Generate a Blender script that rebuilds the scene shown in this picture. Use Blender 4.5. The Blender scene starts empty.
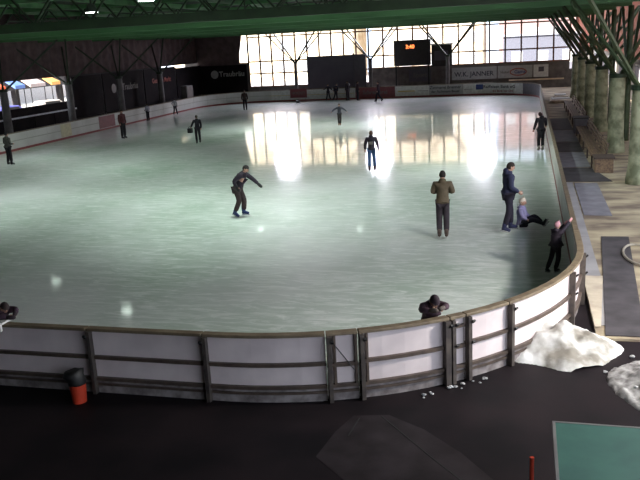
import bpy, bmesh, math, random
from mathutils import Vector, Matrix
random.seed(7)
PI = math.pi
S = bpy.context.scene
C = S.collection

# ------------------------------------------------------------ camera
CAM_H, PITCH, ROLL, YAW, FPX = 5.2043, 0.2493, -0.0524, 0.2651, 776.9
fw = Vector((-math.sin(YAW)*math.cos(PITCH), math.cos(YAW)*math.cos(PITCH), -math.sin(PITCH)))
r0 = Vector((math.cos(YAW), math.sin(YAW), 0)); u0 = r0.cross(fw)
rr = r0*math.cos(ROLL)+u0*math.sin(ROLL); uu = -r0*math.sin(ROLL)+u0*math.cos(ROLL)
cd = bpy.data.cameras.new('camera'); cam = bpy.data.objects.new('camera', cd); C.objects.link(cam)
M = Matrix((rr, uu, -fw)).transposed().to_4x4(); M.translation = (0, 0, CAM_H)
cam.matrix_world = M
cd.sensor_fit = 'HORIZONTAL'; cd.sensor_width = 36; cd.lens = 36*FPX/640; cd.clip_start = .1; cd.clip_end = 600
S.camera = cam

# ------------------------------------------------------------ world, lights, exposure
w = bpy.data.worlds.new('world'); S.world = w; w.use_nodes = True
nt = w.node_tree; bg = nt.nodes['Background']
bg.inputs[0].default_value = (.80, .88, 1, 1); bg.inputs[1].default_value = 3.2
S.view_settings.view_transform = 'Standard'; S.view_settings.look = 'None'
S.view_settings.exposure = 0; S.view_settings.gamma = 1; S.view_settings.use_curve_mapping = False
LAMP_POWER = 1750
LAMP_COL = (.86, 1, .90)
FLOOD_POWER = 950
sl = bpy.data.lights.new('sun', 'SUN'); sl.energy = 17; sl.color = (1, .93, .84); sl.angle = .02
so = bpy.data.objects.new('sun', sl); C.objects.link(so); so.rotation_euler = Vector((.10, .88, -.46)).to_track_quat('-Z', 'Y').to_euler()

# ------------------------------------------------------------ materials
def mat(name, col, rough=.7, col2=None, scale=5, spec=.5, metal=0, bump=0, detail=4, stretch=None, emit=None, estr=0, contrast=(.35, .65)):
    m = bpy.data.materials.new(name); m.use_nodes = True
    t = m.node_tree; b = t.nodes['Principled BSDF']
    b.inputs['Base Color'].default_value = (*col, 1); b.inputs['Roughness'].default_value = rough
    b.inputs['Specular IOR Level'].default_value = spec; b.inputs['Metallic'].default_value = metal
    if emit: b.inputs['Emission Color'].default_value = (*emit, 1); b.inputs['Emission Strength'].default_value = estr
    tc = t.nodes.new('ShaderNodeTexCoord'); mp = t.nodes.new('ShaderNodeMapping'); t.links.new(tc.outputs['Object'], mp.inputs[0])
    if stretch: mp.inputs['Scale'].default_value = stretch
    n = t.nodes.new('ShaderNodeTexNoise'); n.inputs['Scale'].default_value = scale; n.inputs['Detail'].default_value = detail
    t.links.new(mp.outputs[0], n.inputs['Vector'])
    r = t.nodes.new('ShaderNodeValToRGB')
    c2 = col2 or tuple(c*.8 for c in col)
    r.color_ramp.elements[0].color = (*c2, 1); r.color_ramp.elements[1].color = (*col, 1)
    r.color_ramp.elements[0].position, r.color_ramp.elements[1].position = contrast
    t.links.new(n.outputs[0], r.inputs[0]); t.links.new(r.outputs[0], b.inputs['Base Color'])
    if bump:
        bp = t.nodes.new('ShaderNodeBump'); bp.inputs['Strength'].default_value = bump; bp.inputs['Distance'].default_value = .02
        t.links.new(n.outputs[0], bp.inputs['Height']); t.links.new(bp.outputs[0], b.inputs['Normal'])
    return m

def ice_mat():
    m = mat('ice', (.72, .75, .75), .10, (.40, .52, .43), .22, .55, detail=7, stretch=(1, .6, 1))
    t = m.node_tree; b = t.nodes['Principled BSDF']; b.inputs['IOR'].default_value = 1.31
    tc = t.nodes['Texture Coordinate']
    # skate scratches: fine stretched noise lifts the colour and the roughness
    mp = t.nodes.new('ShaderNodeMapping'); mp.inputs['Scale'].default_value = (1.2, 5, 1); mp.inputs['Rotation'].default_value = (0, 0, .5)
    n = t.nodes.new('ShaderNodeTexNoise'); n.inputs['Scale'].default_value = 1.0; n.inputs['Detail'].default_value = 9; n.inputs['Roughness'].default_value = .7; n.inputs['Distortion'].default_value = 1.2
    t.links.new(tc.outputs['Object'], mp.inputs[0]); t.links.new(mp.outputs[0], n.inputs['Vector'])
    rp = t.nodes.new('ShaderNodeValToRGB'); rp.color_ramp.elements[0].position = .46; rp.color_ramp.elements[1].position = .66
    t.links.new(n.outputs[0], rp.inputs[0])
    old = b.inputs['Base Color'].links[0].from_socket
    mx = t.nodes.new('ShaderNodeMix'); mx.data_type = 'RGBA'
    sc = t.nodes.new('ShaderNodeMath'); sc.operation = 'MULTIPLY'; sc.inputs[1].default_value = .85
    t.links.new(rp.outputs[0], sc.inputs[0]); t.links.new(sc.outputs[0], mx.inputs[0]); t.links.new(old, mx.inputs[6]); mx.inputs[7].default_value = (.86, .90, .88, 1)
    t.links.new(mx.outputs[2], b.inputs['Base Color'])
    mr = t.nodes.new('ShaderNodeMapRange'); mr.inputs[3].default_value = .05; mr.inputs[4].default_value = .14
    t.links.new(rp.outputs[0], mr.inputs[0]); t.links.new(mr.outputs[0], b.inputs['Coat Roughness'])
    b.inputs['Roughness'].default_value = .42; b.inputs['Coat Weight'].default_value = .7; b.inputs['Coat IOR'].default_value = 1.33
    bp = t.nodes.new('ShaderNodeBump'); bp.inputs['Strength'].default_value = .05; bp.inputs['Distance'].default_value = .01
    t.links.new(n.outputs[0], bp.inputs['Height']); t.links.new(bp.outputs[0], b.inputs['Normal'])
    return m

def corrugated(name, col, axis='X', freq=20):
    m = mat(name, col, .7, None, 1.5)
    t = m.node_tree; b = t.nodes['Principled BSDF']
    wv = t.nodes.new('ShaderNodeTexWave'); wv.bands_direction = axis; wv.inputs['Scale'].default_value = freq/10
    t.links.new(t.nodes['Texture Coordinate'].outputs['Object'], wv.inputs['Vector'])
    bp = t.nodes.new('ShaderNodeBump'); bp.inputs['Strength'].default_value = .6; bp.inputs['Distance'].default_value = .05
    t.links.new(wv.outputs[0], bp.inputs['Height']); t.links.new(bp.outputs[0], b.inputs['Normal'])
    return m

def bricks(name, c1, c2, mortar, scale=1, bw=.5, bh=.25):
    m = mat(name, c1)
    t = m.node_tree; b = t.nodes['Principled BSDF']
    br = t.nodes.new('ShaderNodeTexBrick'); br.inputs['Color1'].default_value = (*c1, 1); br.inputs['Color2'].default_value = (*c2, 1); br.inputs['Mortar'].default_value = (*mortar, 1)
    br.inputs['Scale'].default_value = scale; br.inputs['Brick Width'].default_value = bw; br.inputs['Row Height'].default_value = bh; br.inputs['Mortar Size'].default_value = .012
    mp = [n for n in t.nodes if n.type == 'MAPPING'][0]; mp.inputs['Rotation'].default_value = (PI/2, 0, 0)
    t.links.new(mp.outputs[0], br.inputs['Vector']); t.links.new(br.outputs[0], b.inputs['Base Color'])
    return m

def glass_mat():
    m = bpy.data.materials.new('window_glass'); m.use_nodes = True; t = m.node_tree
    for n in list(t.nodes): t.nodes.remove(n)
    o = t.nodes.new('ShaderNodeOutputMaterial'); tr = t.nodes.new('ShaderNodeBsdfTransparent'); gl = t.nodes.new('ShaderNodeBsdfGlossy')
    tr.inputs[0].default_value = (.95, .97, 1, 1); gl.inputs['Roughness'].default_value = .03
    mx = t.nodes.new('ShaderNodeMixShader'); mx.inputs[0].default_value = .06
    t.links.new(tr.outputs[0], mx.inputs[1]); t.links.new(gl.outputs[0], mx.inputs[2]); t.links.new(mx.outputs[0], o.inputs[0])
    return m

m_ice = ice_mat()
m_asphalt = mat('wet_asphalt', (.017, .012, .014), .6, (.008, .0065, .008), .9, .12, bump=.25, detail=8)
m_asphalt_light = mat('worn_asphalt', (.030, .024, .027), .55, (.015, .012, .013), 2.2, .15, bump=.25, detail=8)
m_pave = mat('pale_paving', (.44, .37, .25), .75, (.17, .13, .10), .9, .3, detail=9, stretch=(.8, 1.5, 1), contrast=(.38, .62))
m_concrete = mat('grey_paving', (.30, .29, .30), .7, (.23, .22, .23), 1.5)
m_mat = mat('rubber_mat', (.062, .055, .062), .8, (.03, .026, .03), 2)
m_mat2 = mat('grey_rubber_mat', (.21, .20, .23), .8, (.15, .145, .17), 2.5)
m_mat_tan = mat('tan_mat', (.50, .44, .34), .8, (.36, .30, .24), 2.5)
m_board = mat('board_plastic', (.76, .67, .67), .5, (.62, .54, .55), 1.6)
m_boardfar = mat('board_plastic_aged', (.60, .60, .58), .45, (.50, .50, .48), .8)
m_rail = mat('rail_wood', (.20, .155, .10), .6, (.13, .095, .06), 6)
m_frame = mat('board_frame_steel', (.13, .095, .075), .5, (.08, .06, .05), 6, metal=.3)
m_post = mat('board_post_steel', (.12, .10, .085), .5, (.06, .05, .05), 6, metal=.4)
m_redkick = mat('red_kick_strip', (.26, .05, .045), .5)
m_plinth = mat('plinth', (.30, .27, .27), .7, (.12, .10, .10), 5)
m_snow = mat('snow', (.88, .88, .88), .8, (.24, .22, .19), 2.0, .3, bump=.9, detail=9, contrast=(.36, .66))
m_dirtysnow = mat('dirty_snow', (.46, .45, .45), .85, (.16, .15, .15), 7, .3, bump=.7, detail=8)
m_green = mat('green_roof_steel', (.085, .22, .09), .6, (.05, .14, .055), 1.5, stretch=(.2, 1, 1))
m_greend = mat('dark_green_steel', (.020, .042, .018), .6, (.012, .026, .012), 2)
m_palegreen = mat('green_strut', (.055, .085, .035), .6, (.028, .045, .02), 3)
m_deck = mat('roof_deck', (.016, .030, .017), .8, (.010, .018, .010), 1)
m_column = mat('column_concrete', (.42, .44, .30), .75, (.16, .18, .11), 2.2, bump=.3, detail=8, contrast=(.4, .6))
m_columnL = mat('column_grey', (.16, .15, .15), .8, (.11, .10, .10), 3)
m_curtain = mat('dark_curtain', (.13, .085, .085), .9, (.08, .052, .055), 2)
m_tarp = mat('dark_tarp', (.018, .013, .015), .8, (.010, .008, .010), 1, .1)
m_dark = mat('dark_wall', (.045, .038, .04), .8)
m_screen = mat('grey_screen', (.12, .11, .135), .7, (.10, .09, .115), 1, .3)
m_parapet = mat('parapet', (.16, .14, .13), .8, (.10, .085, .08), 2)
m_black = mat('black', (.012, .012, .013), .6)
m_mullion = mat('mullion', (.30, .10, .04), .6, (.12, .06, .04), .7)  # orange in the bars carries the colour fringe beside the bright panes
m_glass = glass_mat()
m_orange = corrugated('orange_cladding', (.20, .048, .025), 'Y', 14)
m_pink = mat('pale_facade', (.80, .68, .50), .8, (.55, .40, .24), .8, contrast=(.35, .55))
m_adwhite = mat('ad_white', (.68, .68, .66), .5)
m_adgrey = mat('ad_grey', (.42, .42, .42), .5)
m_adred = mat('ad_maroon', (.22, .05, .06), .5)
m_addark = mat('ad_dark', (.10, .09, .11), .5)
m_yellow = mat('yellow_stripe', (.62, .48, .16), .5)
m_blue = mat('logo_blue', (.03, .05, .22), .5)
m_ink = mat('dark_ink', (.05, .05, .07), .5)
m_inkred = mat('red_ink', (.35, .07, .05), .5)
m_inkgrey = mat('pale_ink', (.16, .14, .13), .5)
m_teal = mat('teal_top', (.045, .13, .105), .5, (.035, .10, .085), 3)
m_alu = mat('aluminium', (.35, .33, .33), .4, metal=.6)
m_redp = mat('red_plastic', (.55, .05, .02), .45)
m_wood = mat('bench_wood', (.24, .155, .09), .6, (.12, .075, .05), 4, stretch=(4, .6, 4))
m_woodd = mat('bench_frame', (.08, .055, .045), .6)
m_skin = mat('skin', (.50, .30, .22), .6)
m_lampg = mat('lamp_glass', (.9, .9, .9), .4, emit=(.85, 1, .9), estr=14)
m_housing = mat('lamp_housing', (.05, .06, .05), .5)
m_led = mat('scoreboard_led', (.3, .05, .02), .5, emit=(1, .22, .06), estr=3.5)
m_blade = mat('skate_blade', (.6, .6, .62), .25, metal=.9)

# ------------------------------------------------------------ helpers
class MB:
    def __init__(s): s.v = []; s.f = []
    def add(s, vs, fs):
        n = len(s.v); s.v += [Vector(v) for v in vs]; s.f += [tuple(i+n for i in f) for f in fs]; return s
    def box(s, x0, x1, y0, y1, z0, z1):
        return s.add([(x, y, z) for z in (z0, z1) for y in (y0, y1) for x in (x0, x1)],
              [(0, 2, 3, 1), (4, 5, 7, 6), (0, 1, 5, 4), (2, 6, 7, 3), (0, 4, 6, 2), (1, 3, 7, 5)])
    def bar(s, a, b, w, h=None, up=(0, 0, 1)):
        a = Vector(a); b = Vector(b); h = h or w; d = (b-a).normalized(); up = Vector(up)
        if abs(d.dot(up)) > .98: up = Vector((0, 1, 0))
        r = d.cross(up).normalized(); u = r.cross(d)
        vs = [p+r*sx*w/2+u*sz*h/2 for p in (a, b) for sx, sz in ((-1, -1), (1, -1), (1, 1), (-1, 1))]
        return s.add(vs, [(3, 2, 1, 0), (4, 5, 6, 7), (0, 1, 5, 4), (1, 2, 6, 5), (2, 3, 7, 6), (3, 0, 4, 7)])
    def tube(s, pts, rad, n=10):
        pts = [Vector(p) for p in pts]; rads = rad if isinstance(rad, (list, tuple)) else [rad]*len(pts)
        k0 = len(s.v); prev = None
        for i, p in enumerate(pts):
            d = (pts[min(i+1, len(pts)-1)]-pts[max(i-1, 0)]).normalized()
            if prev is None: a = d.orthogonal().normalized()
            else: a = (prev-d*prev.dot(d)).normalized()
            prev = a; b = d.cross(a)
            for j in range(n):
                t = 2*PI*j/n; s.v.append(p+(a*math.cos(t)+b*math.sin(t))*rads[i])
        for i in range(len(pts)-1):
            for j in range(n):
                s.f.append((k0+i*n+j, k0+i*n+(j+1) % n, k0+(i+1)*n+(j+1) % n, k0+(i+1)*n+j))
        s.f.append(tuple(k0+j for j in reversed(range(n)))); e = k0+(len(pts)-1)*n; s.f.append(tuple(e+j for j in range(n)))
        return s
    def lathe(s, cx, cy, prof, n=20):
        return s.tube([(cx, cy, z) for r, z in prof], [max(r, .001) for r, z in prof], n)
    def ball(s, c, rx, ry, rz, n=10, m=7, noise=0):
        c = Vector(c); k = len(s.v)
        for i in range(1, m):
            t = PI*i/m
            for j in range(n):
                a = 2*PI*j/n; q = 1+random.uniform(-noise, noise)
                s.v.append(c+Vector((rx*math.sin(t)*math.cos(a)*q, ry*math.sin(t)*math.sin(a)*q, rz*math.cos(t)*q)))
        s.v.append(c+Vector((0, 0, rz))); s.v.append(c-Vector((0, 0, rz))); T = len(s.v)-2; B = T+1
        for j in range(n):
            s.f.append((T, k+j, k+(j+1) % n)); e = k+(m-2)*n; s.f.append((B, e+(j+1) % n, e+j))
            for i in range(m-2):
                s.f.append((k+i*n+j, k+(i+1)*n+j, k+(i+1)*n+(j+1) % n, k+i*n+(j+1) % n))
        return s
    def build(s, name, material, parent=None, local=False, smooth=False, bevel=0):
        me = bpy.data.meshes.new(name); off = Vector((0, 0, 0))
        if parent is not None and not local: off = world_loc(parent)
        me.from_pydata([v-off for v in s.v], [], s.f); me.update()
        bm = bmesh.new(); bm.from_mesh(me); bmesh.ops.recalc_face_normals(bm, faces=bm.faces); bm.to_mesh(me); bm.free()
        if smooth:
            for p in me.polygons: p.use_smooth = True
        me.materials.append(material)
        o = bpy.data.objects.new(name, me); C.objects.link(o)
        if parent is not None: o.parent = parent
        if bevel:
            md = o.modifiers.new('bevel', 'BEVEL'); md.width = bevel; md.segments = 2; md.limit_method = 'ANGLE'
        return o
def world_loc(o):
    p = Vector(o.location)
    while o.parent: o = o.parent; p = p+Vector(o.location)
    return p
def tag(o, label=None, cat=None, group=None, kind=None):
    for k, v in (('label', label), ('category', cat), ('group', group), ('kind', kind)):
        if v: o[k] = v
    return o
def thing(name, label, cat, loc=(0, 0, 0), rot=0, group=None):
    o = bpy.data.objects.new(name, None); C.objects.link(o); o.location = loc; o.rotation_euler = (0, 0, rot); o.empty_display_size = .1
    return tag(o, label, cat, group)
def struct(o): o['kind'] = 'structure'; return o
def copy_tree(o, parent=None):
    c = o.copy(); C.objects.link(c)
    if parent is not None: c.parent = parent
    for ch in list(o.children): copy_tree(ch, c)
    return c
def text(name, body, size, m, loc, parent, rot=(PI/2, 0, 0), depth=.004, stretch=1.0):
    cu = bpy.data.curves.new(name, 'FONT'); cu.body = body; cu.size = size; cu.extrude = depth; cu.offset = size*.018; cu.align_x = 'CENTER'; cu.align_y = 'CENTER'; cu.resolution_u = 2
    t = bpy.data.objects.new(name+'_src', cu); C.objects.link(t)
    bpy.context.view_layer.update()
    me = bpy.data.meshes.new_from_object(t.evaluated_get(bpy.context.evaluated_depsgraph_get()))
    bpy.data.objects.remove(t)
    me.materials.clear(); me.materials.append(m)
    o = bpy.data.objects.new(name, me); C.objects.link(o); o.parent = parent
    o.location = Vector(loc)-world_loc(parent); o.rotation_euler = rot; o.scale = (stretch, 1, 1)
    return o

# ------------------------------------------------------------ rink outline
RAD = 5.5; X0, X1, Y0, Y1 = -28.5, 1.05, 10.2, 70.2
def rink_point(s):
    """s = 0 where the near straight side meets the near right corner; runs anticlockwise. returns point, outward normal"""
    segs = []
    arc = RAD*PI/2
    if s < 0: return Vector((X1-RAD+s, Y0, 0)), Vector((0, -1, 0))
    if s < arc:
        t = s/RAD; n = Vector((math.sin(t), -math.cos(t), 0)); return Vector((X1-RAD, Y0+RAD, 0))+n*RAD, n
    s -= arc; L = Y1-Y0-2*RAD
    if s < L: return Vector((X1, Y0+RAD+s, 0)), Vector((1, 0, 0))
    s -= L
    if s < arc:
        t = s/RAD; n = Vector((math.cos(t), math.sin(t), 0)); return Vector((X1-RAD, Y1-RAD, 0))+n*RAD, n
    s -= arc; W = X1-X0-2*RAD
    if s < W: return Vector((X1-RAD-s, Y1, 0)), Vector((0, 1, 0))
    s -= W
    if s < arc:
        t = s/RAD; n = Vector((-math.sin(t), math.cos(t), 0)); return Vector((X0+RAD, Y1-RAD, 0))+n*RAD, n
    s -= arc
    if s < L: return Vector((X0, Y1-RAD-s, 0)), Vector((-1, 0, 0))
    s -= L
    t = min(s/RAD, PI/2); n = Vector((-math.cos(t), -math.sin(t), 0)); return Vector((X0+RAD, Y0+RAD, 0))+n*RAD, n
ARC = RAD*PI/2; LEN = Y1-Y0-2*RAD; WID = X1-X0-2*RAD
S_RIGHT0 = ARC; S_RIGHT1 = ARC+LEN; S_FAR0 = 2*ARC+LEN; S_FAR1 = S_FAR0+WID; S_LEFT0 = S_FAR1+ARC; S_LEFT1 = S_LEFT0+LEN
def sweep(mb, s0, s1, o0, o1, z0, z1):
    n = max(1, int(abs(s1-s0)/.35)); k = len(mb.v)
    for i in range(n+1):
        p, nn = rink_point(s0+(s1-s0)*i/n)
        for o, z in ((o0, z0), (o1, z0), (o1, z1), (o0, z1)): mb.v.append(p+nn*o+Vector((0, 0, z)))
    for i in range(n):
        for j in range(4): mb.f.append((k+i*4+j, k+i*4+(j+1) % 4, k+(i+1)*4+(j+1) % 4, k+(i+1)*4+j))
    mb.f.append((k+3, k+2, k+1, k)); e = k+n*4; mb.f.append((e, e+1, e+2, e+3)); return mb

# ------------------------------------------------------------ ground, ice
b = MB(); b.add([(-90, -4, -.06), (40, -4, -.06), (40, 130, -.06), (-90, 130, -.06)], [(0, 1, 2, 3)])
o = struct(b.build('floor', m_asphalt))
outline = []
for i in range(17):
    for q in (): pass
N = 260; TOT = S_LEFT1+ARC
S_START = -WID
for i in range(N):
    p, nn = rink_point(S_START+(TOT-S_START)*i/N); outline.append(p+nn*-.013)
b = MB(); k = len(outline)
b.add([(p.x, p.y, 0) for p in outline]+[(p.x, p.y, -.05) for p in outline], [tuple(range(k)), tuple(reversed(range(k, 2*k)))]+[(i, i+k, (i+1) % k+k, (i+1) % k) for i in range(k)])
o = tag(b.build('ice_sheet', m_ice), 'large skating ice sheet inside the white boards, reflecting the far windows', 'ice')

# walkway on the right of the rink
b = MB(); b.box(1.25, 9, 13.4, 77, -.06, -.015); struct(b.build('floor_walkway', m_pave))
b = MB()
for y0_, y1_ in ((14, 17.05), (17.05, 20.5), (20.5, 24), (24, 28.2)): b.box(1.27, 1.62, y0_+.01, y1_-.01, -.015, -.005)
struct(b.build('trim_1', m_concrete))
# worn lighter asphalt patch, bottom centre
b = MB(); pts = [(-2.35, 10.0), (-1.85, 10.1), (-1.3, 9.75), (-.75, 9.2), (-.3, 8.6), (-.75, 8.2), (-1.2, 7.9), (-2.0, 8.2), (-2.6, 8.8), (-2.5, 9.5)]
b.add([(x, y, -.056) for x, y in pts], [tuple(reversed(range(len(pts))))]); fp = struct(b.build('floor_patch', m_asphalt_light))
for pts_ in ([(-1.95, 10.05), (-1.5, 9.5), (-1.05, 8.95), (-.65, 8.5)], [(-2.25, 9.95), (-2.3, 9.4)]):
    for q in range(len(pts_)-1): MB().bar((*pts_[q], -.054), (*pts_[q+1], -.054), .018, .003).build('crack', m_black, fp)

# ------------------------------------------------------------ near boards, one thing per section
def near_section(s0, s1, label, narrow=False, gate=False, group=None, brace=False, double=False):
    mid, nn = rink_point((s0+s1)/2)
    t = thing('rink_board_gate' if gate else 'rink_board_section', label, 'gate' if gate else 'rink board', (mid.x, mid.y, -.05), 0, group)
    a, e = s0+.008, s1-.008
    sweep(MB(), a, e, -.012, .02, .15, 1.0).build('panel', m_board, t)
    sweep(MB(), a, e, .021, .035, -.055, .15).build('plinth', m_plinth, t)
    sweep(MB(), a, e, -.04, .09, 1.0, 1.05).build('top_rail', m_rail, t, bevel=.008)
    if not narrow: sweep(MB(), a, e, .02, .075, .53, .585).build('middle_rail', m_frame, t)
    else:
        sweep(MB(), a, e, .02, .075, .50, .555).build('middle_rail', m_frame, t)
        if not brace: sweep(MB(), a, e, .02, .075, .84, .88).build('upper_rail', m_frame, t)
    bb = sweep(MB(), a, e, .02, .08, .17, .22); sweep(bb, a, e, .02, .065, .08, .115); bb.build('bottom_rail', m_frame, t)
    sweep(MB(), a, e, -.02, -.013, .0, .13).build('kick_strip', m_redkick, t)
    for ss, wd in ((s0+.05, .06),) + (((s1-.05, .09),) if double else ()):
        p, n2 = rink_point(ss); tg = Vector((-n2.y, n2.x, 0)); pb = MB()
        pb.bar(p+n2*.085+Vector((0, 0, -.05)), p+n2*.085+Vector((0, 0, 1.0)), wd, .1, n2)
        po = pb.build('post', m_post, t)
        for z in (.9,) if s0 < 2.5 else (.9, .56):
            q = p+n2*.12-tg*.04*(1 if s0 < 1.6 else -1)+Vector((0, 0, z)); MB().bar(q, q+n2*.05+Vector((0, 0, .05)), .05, .03).build('clamp', m_black, po)
    if gate or brace:
        for ss in (a+.12, e-.03):
            p, n2 = rink_point(ss); MB().bar(p+n2*.05+Vector((0, 0, .17)), p+n2*.05+Vector((0, 0, 1.0)), .035, .05, n2).build('frame_bar', m_frame, t)
    if brace:
        p, n2 = rink_point(s0+.1); q, n3 = rink_point(s1-.08)
        MB().tube([p+n2*.1+Vector((0, 0, .9)), q+n3*.1+Vector((0, 0, .45))], .008, 6).build('brace_wire', m_black, t)
    return t
near_section(-6.1, -4.13, 'dim white rink board section under the white cloth, leftmost of the near side')
near_section(-4.13, -2.18, 'dim white rink board section at the left edge, directly behind the red bin')
near_section(-2.18, -0.23, 'dim white rink board section in the near side, first right of the red bin')
near_section(-0.23, 1.64, 'dim white rink board section in the near side, directly left of the narrow braced one')
near_section(1.64, 2.12, 'narrow rink board section with a diagonal brace wire, left of the wide gate', narrow=True, brace=True)
near_section(2.12, 3.57, 'wide white gate in the near boards, left of the leaning child', gate=True, double=True)
near_section(3.57, 3.86, 'narrow rink board section with an extra upper rail, just right of the leaning child', narrow=True)
near_section(3.86, 4.74, 'bright white rink board section right of the narrow section with the extra rail')
near_section(4.74, 6.85, 'bright white curved rink board section beside the big snow pile')
near_section(6.85, 8.15, 'bright white curved rink board section at the sharpest bend right behind the snow pile')
near_section(8.15, 9.9, 'last bright section of the curved corner, where the boards turn to the walkway')

def board_run(label, s0, s1, name='rink_boards', ref=None, step=2.0, m=None, stripe=None):
    m = m or m_boardfar; p, n = rink_point((s0+s1)/2)
    t = thing(name, label, 'rink board', (p.x, p.y, -.05))
    k = max(1, round((s1-s0)/step)); st = (s1-s0)/k
    for i in range(k):
        a = s0+i*st
        po = sweep(MB(), a+.006, a+st-.006, -.012, .02, .13, 1.0).build('panel', m, t)
        if stripe: sweep(MB(), a+.03, a+st-.03, -.016, -.0125, .55, .60).build('stripe', stripe, po)
        q, nn = rink_point(a+.05); MB().bar(q+nn*.06+Vector((0, 0, -.05)), q+nn*.06+Vector((0, 0, 1)), .07, .07, nn).build('post', m_post, t)
    sweep(MB(), s0, s1, -.035, .075, 1.0, 1.05).build('top_rail', m_rail, t)
    sweep(MB(), s0, s1, -.022, .03, 0, .13).build('kick_strip', m_redkick, t)
    sweep(MB(), s0, s1, .03, .075, .5, .55).build('outer_rail', m_frame, t)
    return t
right = board_run('long straight run of rink boards along the right walkway', 9.9, S_RIGHT1-.02)
leftb = board_run('long straight run of white rink boards along the dark left side', S_LEFT0+.02, S_LEFT1, stripe=mat('board_line', (.40, .40, .36), .5))
cl = board_run('white curved rink boards of the far left corner below the dark tarps', S_FAR1+.02, S_LEFT0, stripe=mat('board_line_b', (.40, .40, .36), .5))
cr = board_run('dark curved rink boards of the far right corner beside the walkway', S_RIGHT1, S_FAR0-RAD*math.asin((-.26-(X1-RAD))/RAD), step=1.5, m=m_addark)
# ads on the left run (facing +X, seen from the ice)
def left_ad(y0, y1, m, name='advert_panel', label=None):
    o = MB().box(X0+.013, X0+.022, y0, y1, .15, .97).build(name, m, leftb)
    if label: o['label'] = label
left_ad(48.4, 50.6, m_adred, label='maroon advert panel'); left_ad(43.7, 44.9, mat('faded_yellow', (.62, .58, .38), .5), label='faded yellow panel')
# far boards with adverts
far = thing('advert_boards', 'far straight rink boards carrying the bank advert and other advert panels', 'rink board', (-12, Y1, -.05))
sweep(MB(), S_FAR0-RAD*math.asin((-.26-(X1-RAD))/RAD), S_FAR1, -.035, .075, 1.0, 1.05).build('top_rail', m_rail, far)
sweep(MB(), S_FAR0-RAD*math.asin((-.26-(X1-RAD))/RAD), S_FAR1, -.03, .03, 0, .13).build('kick_strip', m_redkick, far)
edges = [(-23.6, -21.2, m_adwhite), (-21.2, -19.74, m_adwhite), (-19.74, -17.3, m_adwhite), (-17.3, -15.0, m_adwhite), (-15.0, -11.37, m_adred), (-11.37, -9.4, m_adwhite), (-9.4, -8.3, m_adwhite), (-8.3, -5.36, m_adgrey), (-5.36, -4.41, m_adwhite), (-4.41, -.93, m_adwhite), (-.93, -.26, m_adwhite)]
for a, c, mm in edges:
    if a < -4.5:
        MB().box(a+.01, c-.01, Y1-.012, Y1+.02, .13, 1.0).build('advert_panel', mm, far)
    else:
        sa = S_FAR0+(X1-RAD-a) if a < X1-RAD else None
        def s_of(x):
            return S_FAR0+(X1-RAD-x) if x <= X1-RAD else S_FAR0-RAD*(PI/2-math.acos(min(1, (x-(X1-RAD))/RAD)))
        sweep(MB(), s_of(c)+.01, s_of(a)-.01, -.012, .02, .13, 1.0).build('advert_panel', mm, far)
yf = Y1-.02
MB().box(-11.1, -9.6, yf, yf+.006, .50, .60).build('stripe', m_yellow, far)
MB().box(-24, -15.1, yf, yf+.006, .52, .56).build('stripe', m_yellow, far)
MB().box(-9.3, -8.4, yf, yf+.006, .52, .56).build('stripe', m_inkgrey, far)
MB().box(-5.3, -4.5, yf, yf+.006, .52, .56).build('stripe', m_inkgrey, far)
text('advert_text', 'Zimmerei Brenner', .36, m_ink, (-6.9, yf, .77), far)
text('advert_text', 'der Fachmann Bauer', .30, m_ink, (-6.9, yf, .42), far)
text('advert_text', 'Schreinerei', .5, m_inkgrey, (-13.2, yf, .55), far)
# the bank advert: square logo of two crossed strokes plus lettering
def arc_y(x): return Y1 if x <= X1-RAD else (Y1-RAD)+math.sqrt(max(0, RAD*RAD-(x-(X1-RAD))**2))
def bend(o, off):
    w0 = world_loc(o)
    flat = o.rotation_euler.x > 1
    for v in o.data.vertices:
        p = (o.rotation_euler.to_matrix() @ v.co) if flat else v.co.copy()
        p.y = arc_y(w0.x+p.x)-off-w0.y+(p.y if flat else 0)
        v.co = p
    o.rotation_euler = (0, 0, 0); return o
sgn = thing('bank_advert', 'white bank advert with blue square logo and dark lettering on the far boards', 'advert', (-2.7, Y1-.10, .13))
sweep(MB(), s_of(-.95), s_of(-4.38), -.022, -.0125, .13, .99).build('board', m_adwhite, sgn)
sweep(MB(), s_of(-3.62), s_of(-4.25), -.030, -.023, .48, .92).build('logo', m_blue, sgn)
lb = MB(); ly = Y1-.05
lb.bar((-4.17, ly, .82), (-3.94, ly, .58), .006, .07, (0, 0, 1)); lb.bar((-3.94, ly, .58), (-3.70, ly, .82), .006, .07, (0, 0, 1)); lb.bar((-3.94, ly, .82), (-3.72, ly, .60), .006, .06, (0, 0, 1))
bend(lb.build('logo_mark', m_adwhite, sgn), .033)
bend(text('lettering', 'Raiffeisen Bank eG', .36, m_ink, (-2.25, Y1-.105, .70), sgn), .035)
bend(text('lettering', 'die Bank vor Ort', .25, m_inkred, (-1.95, Y1-.105, .34), sgn), .035)

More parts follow.
